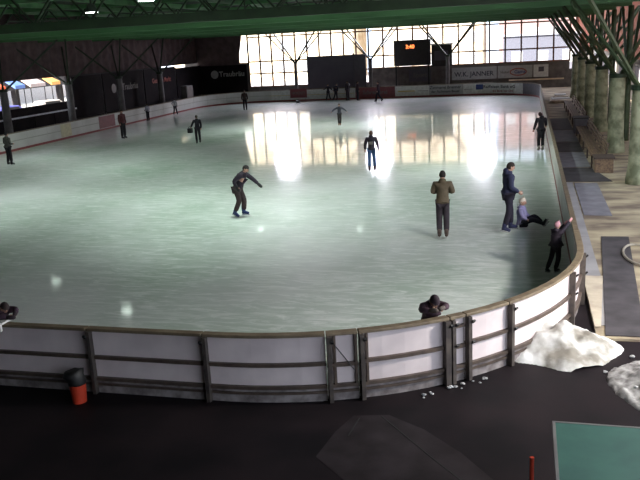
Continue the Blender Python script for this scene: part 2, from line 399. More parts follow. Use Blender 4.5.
# ------------------------------------------------------------ roof
TR_Y = [28, 35.33, 42.67, 50, 57.33, 64.67, 72]
b = MB(); b.box(-37, 5.4, -4, 79, 8.1, 8.3); b.box(5.2, 5.4, -4, 79, 6.9, 8.1); struct(b.build('ceiling', m_deck))
for i, y in enumerate(TR_Y):
    place = ['nearest', 'second', 'third', 'fourth', 'fifth', 'sixth', 'farthest'][i]
    t = thing('roof_truss', f'green lattice roof truss across the rink, {place} from the camera', 'roof truss', (-15, y, 6.15), 0)
    MB().box(-36.5, 5, y-.17, y+.17, 6.15, 6.5).build('bottom_chord', m_greend if i == 0 else m_green, t)  # nearest chord coloured darker, its unlit side is in the paint
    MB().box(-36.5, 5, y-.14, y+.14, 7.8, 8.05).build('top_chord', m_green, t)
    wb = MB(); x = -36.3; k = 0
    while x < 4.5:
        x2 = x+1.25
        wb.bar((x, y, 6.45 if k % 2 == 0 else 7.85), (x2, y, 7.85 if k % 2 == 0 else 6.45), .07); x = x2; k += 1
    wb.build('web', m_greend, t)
# purlins along the hall
for i, x in enumerate(range(-34, 5, 4)):
    t = MB().box(x-.09, x+.09, -3.5, 78, 8.0-.22, 8.0+.05).build('roof_purlin', m_green)
    tag(t, 'long green purlin under the dark roof deck, running away from the camera', 'roof beam', 'roof purlins')
# diagonal wind braces between the trusses
wb = MB()
for yi in range(len(TR_Y)-1):
    for x in range(-32, 3, 6):
        wb.bar((x, TR_Y[yi], 6.62), (x+6, TR_Y[yi+1], 6.62), .05); wb.bar((x+6, TR_Y[yi], 6.56), (x, TR_Y[yi+1], 6.56), .05)
tag(wb.build('wind_bracing', m_greend), 'thin green diagonal bracing rods lying on the lower chords of the trusses', 'bracing')

# ------------------------------------------------------------ tree columns
def tree_column(x, y, label, rad=.33, m=m_column, sm=m_palegreen, ztop=3.25, spread=3.4, group=None, across=2.2, flare=False):
    t = thing('tree_column', label, 'column', (x, y, -.05), 0, group)
    prof = [(rad*1.25, -.05), (rad*1.15, .3), (rad, .7), (rad*.92, ztop-.2), (rad*.92, ztop-.12)]
    MB().lathe(x, y, prof, 24).build('shaft', m, t, smooth=True)
    MB().lathe(x, y, [(rad*1.08, ztop-.12), (rad*1.08, ztop+.04)], 24).build('cap', m_greend, t)
    for sx, sy in ((-1, -1), (1, -1), (-1, 1), (1, 1)):
        MB().bar((x+sx*.12, y+sy*.12, ztop), (x+sx*across, y+sy*spread, 6.2), .10, .10).build('strut', sm, t)
    return t
names = ['nearest', 'second', 'third', 'fourth', 'fifth', 'sixth']
for i, y in enumerate(TR_Y[:-1]):
    tree_column(3.72, y, f'pale greenish round column with branching struts on the right, {names[i]} from the camera', across=2.1, rad=.33)
# doubled row of slimmer outer supports at the open right side
for i, y in enumerate([31.5, 39, 46.3, 53.6, 61]):
    t = thing('outer_support', f'tall slim green support outside the right walkway, {names[i]} from the camera', 'column', (4.55, y, -.05))
    MB().lathe(4.55, y, [(.16, -.05), (.14, .2), (.13, 6.1)], 14).build('shaft', m_palegreen, t, smooth=True)
    MB().bar((4.55, y+.1, 2.6), (4.55, y+3.4, 6.1), .12).build('strut', m_greend, t)
    MB().bar((4.55, y-.1, 2.6), (4.55, y-3.4, 6.1), .12).build('strut', m_greend, t)
for x, l in ((-21.4, 'slim dark column with four fanned struts before the left end windows'), (-14.1, 'slim dark column with four fanned struts at the right edge of the grey screen'), (-6.95, 'slim dark column with four fanned struts right of the scoreboard')):
    tree_column(x, 73.2, l, .17, m_columnL, m_greend, 3.45, 1.3, across=2.4)
for i, y in enumerate([42.67, 50, 57.33, 64.67]):
    tree_column(-31.5, y, 'grey round column behind the left boards, ' + ['at the left edge of the picture', 'right of the bright street opening', 'in front of the tarps, second right of the opening', 'in front of the tarps, nearest the far corner'][i], .26, m_columnL, m_greend, 3.3, 3.2)

# ------------------------------------------------------------ left side: curtain, tarps, opening
b = MB(); b.box(-33.8, -33.6, -4, 41.8, -.06, 8.1); b.box(-33.8, -33.6, 41.8, 53.2, 6.1, 8.1); b.box(-33.8, -33.6, 53.2, 78, 3.75, 8.1); b.box(-33.8, -33.6, 53.2, 69.5, 3.2, 3.75); b.box(-33.8, -33.6, 53.2, 78, -.06, 3.2)
struct(b.build('wall_left', m_dark))
def wavy(name, axis, fixed, a0, a1, z0, z1, m, parent=None, amp=.05, wl=.6, slant=0):
    mb = MB(); n = int((a1-a0)/.12); k = 0
    for i in range(n+1):
        a = a0+(a1-a0)*i/n; d = amp*math.sin(2*PI*a/wl)
        top = z1; bot = z0
        for dd in (0, .02):
            for z in (bot, top): mb.v.append(Vector((fixed+d+dd, a, z)) if axis == 'Y' else Vector((a, fixed+d-dd, z)))
    for i in range(n):
        q = i*4; r = q+4
        mb.f += [(q, r, r+1, q+1), (q+2, q+3, r+3, r+2), (q+1, r+1, r+3, q+3), (q, q+2, r+2, r)]
    mb.f += [(0, 1, 3, 2), (n*4, n*4+2, n*4+3, n*4+1)]
    return mb.build(name, m, parent, smooth=True)
tag(wavy('curtain', 'Y', -33.4, 20, 77.7, 3.70, 8.1, m_curtain, amp=.04, wl=1.2), 'long dark brown curtain hanging above the left opening and tarps', 'curtain')
# corner drape hanging between the left curtain and the end windows
b = MB(); b.add([(-33.3, 77.6, 3.3), (-28.9, 77.6, 3.15), (-27.9, 77.6, 8.1), (-33.3, 77.6, 8.1), (-33.3, 77.64, 3.3), (-28.9, 77.64, 3.15), (-27.9, 77.64, 8.1), (-33.3, 77.64, 8.1)],
      [(0, 1, 2, 3), (7, 6, 5, 4), (0, 4, 5, 1), (1, 5, 6, 2), (2, 6, 7, 3), (3, 7, 4, 0)])
tag(b.build('corner_drape', m_curtain), 'dark brown drape with a slanted edge in the far left corner beside the windows', 'curtain')
for i, (y0_, y1_) in enumerate([(52.9, 57.2), (57.4, 64.4), (64.6, 71.2), (71.4, 77.4)]):
    t = thing('dark_tarp', ['plain dark tarp right beside the bright street opening', 'dark tarp with a faint round logo behind the left boards', 'dark tarp with faint red lettering behind the left boards', 'dark plain tarp in the far left corner of the side wall'][i], 'tarp', (-33, (y0_+y1_)/2, .6))
    MB().box(-33.05, -33, y0_, y1_, .55, 3.45 if i == 3 else 3.62).build('sheet', m_tarp, t)
    for yy in (y0_+.1, y1_-.1): MB().bar((-33.1, yy, -.06), (-33.1, yy, 3.5), .08).build('pole', m_columnL, t)
    R_ = (PI/2, 0, PI/2)
    if i == 1:
        MB().tube([(-32.99, 59.0, 2.35), (-32.97, 59.0, 2.35)], .38, 18).build('logo', m_inkgrey, t)
        text('lettering', 'Traubräu', .75, m_inkgrey, (-32.97, 61.8, 2.35), t, R_)
    if i == 2:
        text('lettering', 'Getränke Markt', .6, m_inkred, (-32.97, 68, 2.5), t, R_)
t = thing('end_wall_tarp', 'dark tarp with round logo and pale lettering left of the end windows', 'tarp', (-30.4, 77.3, .6))
MB().box(-33, -27.85, 77.3, 77.35, .5, 3.35).build('sheet', m_tarp, t)
MB().tube([(-31.4, 77.3, 2.45), (-31.4, 77.27, 2.45)], .42, 18).build('logo', m_adgrey, t)
text('lettering', 'Traubräu', .75, m_adgrey, (-29.5, 77.26, 2.45), t)
# small grey cabinet behind the boards (x 174, y 90)
t = thing('grey_cabinet', 'small grey cabinet standing before the tarps behind the far left boards', 'cabinet', (-31, 69.2, -.05))
MB().box(-31.3, -30.7, 68.4, 69.8, -.05, 1.85).build('body', m_columnL, t); MB().box(-30.7, -30.68, 68.5, 69.7, .1, 1.75).build('door', m_parapet, t)
# low wall and bright handrail in the opening
t = thing('opening_railing', 'pale rail above dark planks across the bright street opening', 'railing', (-33, 47.5, -.05))
MB().box(-33.1, -32.95, 41.8, 52.7, -.05, 1.9).build('plank', m_tarp, t)
MB().bar((-32.8, 41.8, 1.30), (-32.8, 52.7, 1.30), .12, .10).build('rail', mat('pale_rail', (.75, .78, .85), .4), t)
for yy in (42.5, 45, 47.5, 49.9, 52.3): MB().bar((-32.85, yy, -.05), (-32.85, yy, 1.3), .06).build('post', m_tarp, t)

# ------------------------------------------------------------ end wall: windows, parapet, banners
b = MB(); b.box(-35, -27.85, 78, 78.3, -.06, 3.4); b.box(-35, -28.9, 78, 78.3, 3.4, 8.1); b.box(-28.9, 5.2, 78, 78.3, 7.3, 8.1); b.box(-27.85, -15.2, 78, 78.3, -.06, .95); b.box(-15.2, 3.9, 78, 78.3, -.06, 2.33); b.box(3.9, 5.4, 78, 78.3, -.06, 1.6)
struct(b.build('wall_far', m_parapet))
def grid_window(n, x0, x1, z0, z1, bars_z, dx):
    t = thing(f'window_{n}', None, None, ((x0+x1)/2, 78.1, z0)); t['kind'] = 'structure'
    fb = MB(); k = round((x1-x0)/dx)
    for i in range(k+1):
        x = x0+(x1-x0)*i/k; fb.bar((x, 78.08, z0), (x, 78.08, z1), .15, .12)
    for z in [z0+.05]+bars_z+[z1-.05]: fb.bar((x0, 78.08, z), (x1, 78.08, z), .14, .13)
    fb.build('window_frame', m_mullion, t)
    MB().box(x0, x1, 78.14, 78.15, z0, z1).build('window_pane', m_glass, t)
grid_window(1, -28.9, -27.85, 3.4, 7.3, [], 1.05)
grid_window(2, -27.85, -15.2, .95, 7.3, [2.34, 3.55, 6.0], 1.265)
grid_window(3, -15.2, 3.9, 2.33, 7.3, [3.58, 6.0], 1.47)
# upper banners on the end parapet
yb = 77.86
def banner(label, x0, x1, z0, z1, m):
    t = thing('wall_banner', label, 'banner', ((x0+x1)/2, yb, z0))
    MB().box(x0, x1, yb, yb+.05, z0, z1).build('sheet', m, t); return t
t = banner('dull grey banner under the scoreboard on the end parapet', -11.2, -9.0, .95, 2.1, m_addark); text('lettering', 'Sport', .6, m_inkgrey, (-10.1, yb-.01, 1.55), t)
t = banner('grey banner with a wide line of dark lettering on the end parapet', -7.0, -2.75, .95, 2.1, m_adgrey); text('lettering', 'W.K. JANNER', .62, m_ink, (-4.9, yb-.01, 1.45), t)
t = banner('grey banner with an oval orange and blue emblem on the end parapet', -2.65, .55, .95, 2.1, m_adgrey)
e = MB(); e.tube([(-.75+.75*math.cos(a*PI/8), yb-.02, 1.5+.32*math.sin(a*PI/8)) for a in range(17)], .05, 5); e.build('emblem', m_inkred, t)
text('lettering', 'Gams', .45, m_blue, (-.6, yb-.02, 1.5), t); text('lettering', 'Hotel', .35, m_inkgrey, (-2.0, yb-.02, 1.5), t)
t = banner('pale banner with a small dark rectangle at the right end of the parapet', .65, 2.0, .95, 2.1, m_adwhite); MB().box(1.1, 1.6, yb-.01, yb, 1.45, 1.9).build('emblem', m_addark, t)
t = MB().box(-1.6, 3.4, 77.3, 77.6, .70, .82).build('ledge_plank', mat('ledge', (.75, .58, .40), .5)); tag(t, 'long pale wooden plank lying below the banners at the right end', 'plank')
t2 = thing('plank_trestle', 'dark low wall carrying the pale plank at the right end', 'wall', (0.9, 77.45, -.05)); MB().box(-1.6, 3.4, 77.35, 77.55, -.05, .70).build('body', m_parapet, t2)
# projection screen and scoreboard
t = thing('grey_screen', 'large dark grey screen standing in front of the end windows', 'screen', (-17.3, 72.5, -.05))
MB().box(-20.05, -15.6, 72.45, 72.55, .98, 3.88).build('panel', m_screen, t)
MB().box(-15.55, -14.4, 72.40, 72.6, .98, 3.86).build('side_panel', m_addark, t)
for x in (-19.8, -15.58, -14.5): MB().bar((x, 72.6, -.05), (x, 72.6, 4.05 if x == -15.58 else 3.8), .14).build('post', m_black, t)
fb = MB(); fb.box(-20.1, -14.35, 72.42, 72.6, 3.86, 3.92); fb.build('frame', m_black, t)
t = thing('scoreboard', 'dark hockey scoreboard with glowing orange digits among the end windows', 'scoreboard', (-10.3, 77.4, 2.3))
MB().box(-12.55, -9.0, 77.3, 77.8, 2.5, 4.95).build('cabinet', m_dark, t)
for x, z in ((-12.4, 2.5), (-9.2, 2.5)): MB().bar((x, 77.6, -.05), (x, 77.6, z), .12).build('post', m_black, t)
text('digits', '3:40', .5, m_led, (-10.95, 77.28, 4.3), t)
t = thing('press_cabin', 'dark cabin wall between the scoreboard and the right column', 'cabin', (-7.7, 77.5, 2.3))
MB().box(-8.9, -6.95, 77.35, 77.8, 2.35, 4.35).build('wall', m_dark, t)
MB().box(-9.0, -6.85, 77.25, 77.85, 4.35, 4.48).build('roof_edge', mat('pale_edge', (.8, .78, .72), .5), t)
MB().box(-8.6, -7.3, 77.33, 77.35, 2.9, 3.8).build('window', m_screen, t)

# ------------------------------------------------------------ outside: snow, buildings, cars
b = MB(); b.add([(-80, 78.4, -.03), (40, 78.4, -.03), (40, 128, -.03), (-80, 128, -.03)], [(0, 1, 2, 3)]); tag(b.build('snow_field', m_snow), 'bright snowy ground outside the end windows', 'snow', kind='stuff')
b = MB(); b.add([(-80, 20, -.04), (-35.4, 20, -.04), (-35.4, 78.3, -.04), (-80, 78.3, -.04)], [(0, 1, 2, 3)]); tag(b.build('snowy_street', m_snow), 'bright snowy street outside the left opening', 'snow', kind='stuff')
def house(name, label, x0, x1, y0, y1, h, m, win=True, step=3.2, rm=None):
    t = thing(name, label, 'building', ((x0+x1)/2, (y0+y1)/2, -.03))
    MB().box(x0, x1, y0, y1, -.05, h).build('wall', m, t)
    MB().box(x0-.4, x1+.4, y0-.4, y1+.4, h, h+.3).build('roof', rm or m_snow, t)
    if win:
        x = x0+1.2
        while x < x1-1.5:
            for z in (1.2, 4.2, 7.2):
                if z+1.5 < h: 
                    f = MB().box(x-.08, x+1.28, y0-.06, y0, z-.08, z+1.48).build('window', m_adwhite, t); MB().box(x, x+1.2, y0-.08, y0-.06, z, z+1.4).build('pane', m_adgrey, f)
            x += step
    return t
house('apartment_building', 'pale orange building seen through the left end windows', -52, -24, 112, 122, 14, m_pink)
house('apartment_building', 'cream building seen through the end windows above the screen', -22, -6, 116, 126, 14, mat('cream_wall', (.78, .66, .50), .8, (.55, .42, .28), .8))
house('garage_building', 'low grey building seen through the right end windows', -3, 6.5, 108, 118, 4.6, mat('grey_wall', (.13, .13, .16), .8), rm=mat('grey_roof', (.30, .30, .33), .8))
house('apartment_building', 'pinkish house rising behind the low grey building on the right', -4, 6.8, 122, 130, 12, mat('pink_wall', (.36, .24, .22), .8))
house('street_building', 'white building across the street beyond the left opening', -76, -58, 40, 110, 9, mat('white_wall', (.62, .62, .66), .8), win=False)
def car(label, x, y, rot, m):
    t = thing('car', label, 'car', (x, y, -.03), rot)
    prof = [(-2.1, .35), (-2.1, .75), (-1.5, .85), (-.9, 1.4), (.7, 1.42), (1.3, .9), (2.1, .78), (2.15, .35)]
    mb = MB(); n = len(prof)
    for s_ in (-.85, .85):
        for px_, pz in prof: mb.v.append(Vector((px_, s_*(1 if pz < 1 else .82), pz)))
    mb.f += [tuple(range(n)), tuple(reversed(range(n, 2*n)))]+[(i, i+n, (i+1) % n+n, (i+1) % n) for i in range(n)]
    mb.build('body', m, t, local=True, bevel=.05)
    g = MB(); g.box(-.85, .65, -.80, .80, .95, 1.33); g.build('windows', m_black, t, local=True)
    for wx in (-1.35, 1.35):
        for wy in (-.84, .84): MB().tube([(wx, wy-.1, .32), (wx, wy+.1, .32)], .33, 14).build('wheel', m_black, t, local=True)
    return t
car('silver car parked on the snowy street beyond the left opening', -41.6, 62.5, 1.2, mat('silver_paint', (.55, .50, .47), .4))
car('dark blue car at the far left of the street opening', -41.6, 56.5, 1.2, mat('blue_paint', (.10, .10, .35), .4))
car('white car parked outside the right end windows', -5.5, 92, .1, m_adwhite)
car('dark car parked outside beside the white one', 1.2, 94, .1, m_screen)
# shop fronts with awnings seen high in the left opening
for i, (y, col, l) in enumerate([(57.5, (.10, .35, .30), 'small teal awning over the street, leftmost beyond the left opening'), (60.2, (.85, .12, .03), 'orange red awning over the street beyond the left opening'), (63.5, (.12, .22, .55), 'small blue awning over the street beyond the left opening'), (66.3, (.5, .4, .38), 'small dull grey awning over the street beyond the left opening'), (69.3, (.80, .38, .10), 'amber awning over the street, rightmost beyond the left opening')]):
    t = thing('street_awning', l, 'awning', (-46, y, -.03)); hw = .75 if i % 2 == 0 else 1.2
    mb = MB(); mb.add([(-45, y-hw, 2.75), (-45, y+hw, 2.75), (-46, y+hw, 3.2), (-46, y-hw, 3.2), (-45, y-hw, 2.45), (-45, y+hw, 2.45), (-46, y+hw, 3.1), (-46, y-hw, 3.1)], [(0, 1, 2, 3), (7, 6, 5, 4), (0, 4, 5, 1), (1, 5, 6, 2), (2, 6, 7, 3), (3, 7, 4, 0)])
    mb.build('canopy', mat('awning_%d' % i, col, .7), t)
    for dy in (-hw+.1, hw-.1): MB().bar((-45.1, y+dy, -.03), (-45.1, y+dy, 2.6), .06).build('pole', m_black, t)
t = thing('dark_arcade', 'dark arcade front behind the awnings beyond the left opening', 'building', (-50, 66, -.03))
MB().box(-51, -47.5, 45, 95, 2.2, 9).build('wall', m_dark, t)
for yy in range(46, 95, 8): MB().box(-50.8, -50.2, yy, yy+.5, -.05, 2.2).build('pillar', m_dark, t)
# the orange clad building beyond the right side
t = thing('orange_building', 'orange red clad building outside the open right side', 'building', (10, 50, -.05))
MB().box(7.2, 13, 30, 130, 3.0, 9.0).build('upper_wall', m_orange, t)
MB().box(7.4, 13, 30, 130, -.05, 3.0).build('lower_wall', mat('lower_wall', (.34, .30, .26), .8, (.22, .2, .18), 1), t)
for y in range(32, 100, 5):
    f = MB().box(7.34, 7.4, y, y+2.2, .9, 2.6).build('window', m_adwhite, t); MB().box(7.32, 7.34, y+.1, y+2.1, 1.0, 2.5).build('pane', m_screen, f)

# walls around the camera end
b = MB(); b.box(-37, 5, -4.2, -4, -.06, 8.1); struct(b.build('wall_near', m_dark))

# ------------------------------------------------------------ lamps under the roof
def bay_lamp(x, y, label, group=None, z=6.8, power=LAMP_POWER, cone=2.75, col=LAMP_COL, tilt=0, soft=.3):
    t = thing('hall_lamp', label, 'lamp', (x, y, z), 0, group)
    MB().lathe(x, y, [(.04, 8.09), (.04, z+.35), (.16, z+.32), (.30, z), (.31, z-.02)], 16).build('lamp_shade', m_housing, t, smooth=True)
    MB().lathe(x, y, [(.27, z-.035), (.27, z-.021)], 16).build('lamp_glass', m_lampg, t)
    ld = bpy.data.lights.new('hall_lamp_light', 'SPOT'); ld.energy = power; ld.color = col; ld.spot_size = cone; ld.spot_blend = .6; ld.shadow_soft_size = soft
    lo = bpy.data.objects.new('hall_lamp_light', ld); C.objects.link(lo); lo.parent = t; lo.location = (0, 0, -.08); lo.rotation_euler = (tilt, 0, 0)
for x, y, l in [(-24.6, 35.5, 'round hall lamp over the left part of the ice'), (-16.9, 47.4, 'round hall lamp over the middle of the far ice'), (-10.2, 47.7, 'round hall lamp right of the middle over the far ice'),
                (-18.6, 32.1, 'round hall lamp glowing pink white at the upper left'), (-12.65, 25.5, 'round hall lamp glowing bluish at the top edge, left of centre'),
                (-3.0, 31, 'round hall lamp over the right part of the ice'),
                (-8, 22.5, 'round hall lamp over the near ice'), (-20, 22.5, 'round hall lamp over the near left ice')]:
    bay_lamp(x, y, l, cone=1.75 if y < 25 else 2.25, z=7.0 if l.find('pink') > 0 else 6.9 if l.find('bluish') > 0 else 6.65)
for x, l in ((-23.5, 'added bluish lamp hidden above the left end windows'), (-14, 'added bluish lamp hidden above the end windows by the screen'), (-4, 'added bluish lamp hidden above the right end windows')):
    bay_lamp(x, 75.6, l, z=6.45, power=2600, col=(.90, .86, 1), cone=2.5, tilt=-.75, soft=1.3)  # unseen lamps added behind the last truss to brighten the far ice
# floodlight on a mast at the near right, outside the picture
t = thing('floodlight', 'floodlight on a mast lighting the near right corner', 'lamp', (6.0, 12.0, -.05))
MB().tube([(6, 12, -.05), (6, 12, 4.8)], .06, 10).build('mast', m_post, t)
MB().box(5.8, 6.05, 11.8, 12.2, 4.75, 5.0).build('lamp_head', m_housing, t)
ld = bpy.data.lights.new('floodlight_light', 'AREA'); ld.shape = 'RECTANGLE'; ld.size = .9; ld.size_y = .5; ld.energy = FLOOD_POWER; ld.color = (1, .94, .85)
lo = bpy.data.objects.new('floodlight_light', ld); C.objects.link(lo); lo.parent = t; lo.location = (-.22, 0, 4.9)
lo.rotation_euler = (Vector((0, 14, .3))-Vector((5.78, 12, 4.85))).to_track_quat('-Z', 'Y').to_euler()

# ------------------------------------------------------------ walkway things
def rmat(label, pts, m, group=None, z=-.01):
    b = MB(); n = len(pts); b.add([(x, y, z) for x, y in pts]+[(x, y, z+.015) for x, y in pts], [tuple(reversed(range(n))), tuple(range(n, 2*n))]+[(i, (i+1) % n, (i+1) % n+n, i+n) for i in range(n)])
    return tag(b.build('rubber_mat', m), label, 'mat', group)
rmat('dark rubber mat on the walkway beside the near curve of the boards', [(1.40, 13.5), (2.05, 13.5), (2.58, 20.5), (1.92, 20.5)], m_mat)
rmat('pale grey mat nearest the boards in the middle of the walkway', [(1.66, 23.0), (2.42, 22.9), (2.42, 28.0), (1.66, 28.0)], m_mat2)
for i, (y0_, y1_, mm) in enumerate([(28.3, 31.2, m_mat), (31.4, 35.3, m_mat2), (35.5, 38.6, m_mat), (38.8, 43.4, m_mat2), (43.6, 49.3, m_mat)]):
    rmat(['dark mat before the near end of the nearer bench', 'bluish grey mat beside the nearer bench', 'dark mat between two bluish grey mats on the walkway', 'bluish grey mat at the far end of the nearer bench', 'dark mat where the bright far walkway begins'][i], [(1.3, y0_), (2.45 if i else 2.95, y0_), (2.45, y1_), (1.3, y1_)], mm)
rmat('tan mat at the foot of the boards near the snow pile', [(1.25, 13.9), (1.36, 13.9), (1.66, 17), (1.25, 17)], m_mat_tan, z=-.004)
def bench(x, y0_, y1_, label):
    t = thing('walkway_bench', label, 'bench', (x, (y0_+y1_)/2, -.015))
    for k in range(4): MB().box(x-.28+k*.12, x-.18+k*.12, y0_, y1_, .44, .48).build('seat_slat', m_wood, t)
    for k in range(3): MB().bar((x+.24+k*.04, y0_, .58+k*.13), (x+.24+k*.04, y1_, .58+k*.13), .10, .03, (1, 0, 0)).build('back_slat', m_wood, t)
    n = max(2, int((y1_-y0_)/2.4))
    for i in range(n+1):
        y = y0_+.1+(y1_-y0_-.2)*i/n; mb = MB()
        mb.bar((x-.24, y, -.015), (x-.24, y, .44), .06); mb.bar((x+.18, y, -.015), (x+.34, y, .92), .06); mb.bar((x-.26, y, .41), (x+.24, y, .41), .06, .05)
        mb.build('leg', m_woodd, t)
    return t
bench(2.72, 31.2, 41.0, 'long brown wooden bench on the right walkway, nearer of the two')
bench(2.78, 43.5, 56, 'long brown wooden bench farther along the right walkway')
t = thing('wooden_box', 'brown wooden box at the near end of the nearer bench', 'box', (2.85, 30.4, -.015))
MB().box(2.5, 3.15, 30.1, 30.9, -.015, .5).build('body', m_wood, t, bevel=.02); MB().box(2.46, 3.19, 30.06, 30.94, .5, .56).build('lid', m_woodd, t)
t = thing('dark_crate', 'dark crate standing between the two walkway benches', 'crate', (2.75, 42.3, -.015))
MB().box(2.4, 3.1, 41.8, 42.9, -.015, .75).build('body', m_addark, t, bevel=.03); MB().box(2.37, 3.13, 41.77, 42.93, .75, .8).build('lid', m_black, t)
t = thing('folded_sheets', 'pile of pale folded sheets on the far walkway', 'sheets', (2.6, 62, -.015))
for k in range(4): MB().box(1.7+.15*k, 3.3-.1*k, 60+k*1.2, 61.1+k*1.2, -.015, .18+.05*k).build('sheet', m_adgrey if k % 2 else m_mat_tan, t, bevel=.04)
# hose loop at the right edge
hb = MB(); hb.tube([(2.62+.36*math.cos(a*PI/12), 18.7+.9*math.sin(a*PI/12), .036+.004*math.sin(a)) for a in range(25)], .03, 8)
tag(hb.build('hose_loop', mat('hose', (.30, .27, .22), .6)), 'pale hose lying in a loop on the paving at the right edge', 'hose')
# ------------------------------------------------------------ snow piles
from mathutils import noise
def pile(name, label, cx, cy, rx, ry, h, m, rot=0, rough=.25, peak=(0, 0)):
    mb = MB(); n = 44; 
    for i in range(n+1):
        for j in range(n+1):
            u = -1+2*i/n; v = -1+2*j/n; d = math.hypot(u, v)
            ns = noise.fractal(Vector((u*2.2+cx, v*2.2+cy, 1)), 1, 2, 5)
            e = 1-d*(1+.25*noise.noise(Vector((math.atan2(v, u)*1.3, cx, 3))))
            z = h*max(0, e)**.75*(1+rough*ns)-.07 if e > 0 else -.10
            z += .03*noise.noise(Vector((u*9, v*9, 5)))*(1 if e > 0 else 0)
            du = peak[0]*max(0, e); dv = peak[1]*max(0, e)
            x = (u+du)*rx; y = (v+dv)*ry
            mb.v.append(Vector((cx+x*math.cos(rot)-y*math.sin(rot), cy+x*math.sin(rot)+y*math.cos(rot), z)))
    for i in range(n):
        for j in range(n): mb.f.append((i*(n+1)+j, (i+1)*(n+1)+j, (i+1)*(n+1)+j+1, i*(n+1)+j+1))
    o = mb.build(name, m, smooth=True); return tag(o, label, 'snow')
pile('snow_pile', 'big bright white snow pile against the curved near corner of the boards', .62, 12.95, .98, .90, .47, m_snow, .55, .4)
pile('dirty_snow_pile', 'crumbly dirty grey snow heap at the right edge before the bright pile', 2.0, 11.5, .70, 1.05, .30, m_dirtysnow, .3, .4)
cs = mat('snow_clump', (.55, .55, .56), .85, (.3, .3, .3), 10)
for i in range(26):
    a = random.uniform(0, 2*PI); q = random.uniform(.35, .8) if i < 18 else random.uniform(.9, 1.35)
    x = 1.85+q*.6*math.cos(a); y = 11.5+q*.9*math.sin(a); r = random.uniform(.015, .05)
    zg = -.06 if q > .6 else .02
    o = MB().ball((x, y, zg+r*.6), r*1.2, r, r*.8, 7, 5, .2).build('snow_clump', cs); tag(o, 'small grey lump of broken snow around the dirty snow heap', 'snow clump', 'snow clumps around the dirty heap')
for i in range(14):
    q, qn = rink_point(random.uniform(2.9, 4.2)); q = q+qn*random.uniform(.16, .34); x, y = q.x, q.y; r = random.uniform(.012, .03)
    o = MB().ball((x, y, -.06+r*.6), r*1.4, r, r*.8, 7, 5, .2).build('ice_crumb', cs); tag(o, 'tiny crumb of ice on the asphalt at the foot of the near boards', 'ice crumb', 'ice crumbs under the leaning child')

# ------------------------------------------------------------ bin, table, pole
t = thing('waste_bin', 'small red bin with a black bag in front of the near boards', 'bin', (-6.70, 9.82, -.06))
MB().lathe(-6.70, 9.82, [(.11, -.06), (.13, .22), (.13, .24), (.11, .24)], 20).build('bucket', m_redp, t, smooth=False)
bb = MB(); n = 20
bb.tube([(-6.70, 9.82, .22), (-6.70, 9.82, .27), (-6.71, 9.82, .33), (-6.75, 9.82, .41), (-6.76, 9.82, .46)], [.12, .14, .13, .17, .12], 16)
for v in bb.v: v.x += .018*noise.noise(v*14); v.z += .03*noise.noise(v*9)
bb.build('bin_bag', m_black, t, smooth=True)
t = thing('green_table', 'teal green table top with a pale metal rim at the bottom right corner', 'table', (1.5, 7.9, -.06))
MB().box(.385, 2.9, 7.15, 8.64, .72, .76).build('tabletop', m_teal, t)
fb = MB(); fb.box(.35, .385, 7.13, 8.67, .71, .765); fb.box(.385, 2.9, 8.64, 8.67, .71, .765); fb.box(2.9, 2.935, 7.13, 8.67, .71, .765); fb.box(.385, 2.9, 7.12, 7.15, .71, .765); fb.build('rim', m_alu, t)
for x in (.45, 2.8):
    for y in (7.25, 8.5): MB().bar((x, y, -.06), (x, y, .72), .05).build('leg', m_alu, t)
t = thing('red_post', 'slim red post at the bottom edge left of the green table', 'post', (.12, 8.05, -.06))
MB().tube([(.12, 8.05, -.04), (.12, 8.05, .62)], .024, 10).build('pole', m_redp, t); MB().lathe(.12, 8.05, [(.12, -.06), (.11, -.04), (.03, -.03)], 14).build('foot', m_black, t)
o = MB().box(-9.2, -8.10, 10.07, 10.32, 1.055, 1.085); o.box(-9.2, -8.10, 10.02, 10.06, .96, 1.085)
tag(o.build('white_cloth', m_adwhite), 'white cloth over the board rail at the left edge under the arm', 'cloth')

# ------------------------------------------------------------ people
BASE = {  # 1.75 m person facing +Y
 'pelvis': (0, 0, .96), 'waist': (0, 0, 1.10), 'chest': (0, .005, 1.30), 'upper': (0, 0, 1.43), 'neck': (0, .01, 1.50), 'head': (0, .03, 1.63),
 'sh_l': (-.18, 0, 1.41), 'el_l': (-.24, -.02, 1.14), 'wr_l': (-.24, .06, .90), 'sh_r': (.18, 0, 1.41), 'el_r': (.24, -.02, 1.14), 'wr_r': (.24, .06, .90),
 'hip_l': (-.09, 0, .90), 'kn_l': (-.11, .03, .51), 'an_l': (-.11, 0, .13), 'hip_r': (.09, 0, .90), 'kn_r': (.11, .03, .51), 'an_r': (.11, 0, .13)}
def skin_mesh(verts, edges, radii, root=0, sub=1):
    me = bpy.data.meshes.new('s'); me.from_pydata(verts, edges, []); o = bpy.data.objects.new('s', me); C.objects.link(o)
    md = o.modifiers.new('skin', 'SKIN'); md.use_smooth_shade = True
    if not me.skin_vertices: me.skin_vertices.new() if hasattr(me.skin_vertices, 'new') else None
    for i, d in enumerate(me.skin_vertices[0].data):
        r = radii[i]; d.radius = r if isinstance(r, tuple) else (r, r); d.use_root = (i == root)
    sb = o.modifiers.new('sub', 'SUBSURF'); sb.levels = sub; sb.render_levels = sub
    bpy.context.view_layer.update()
    out = bpy.data.meshes.new_from_object(o.evaluated_get(bpy.context.evaluated_depsgraph_get()))
    bpy.data.objects.remove(o); return out
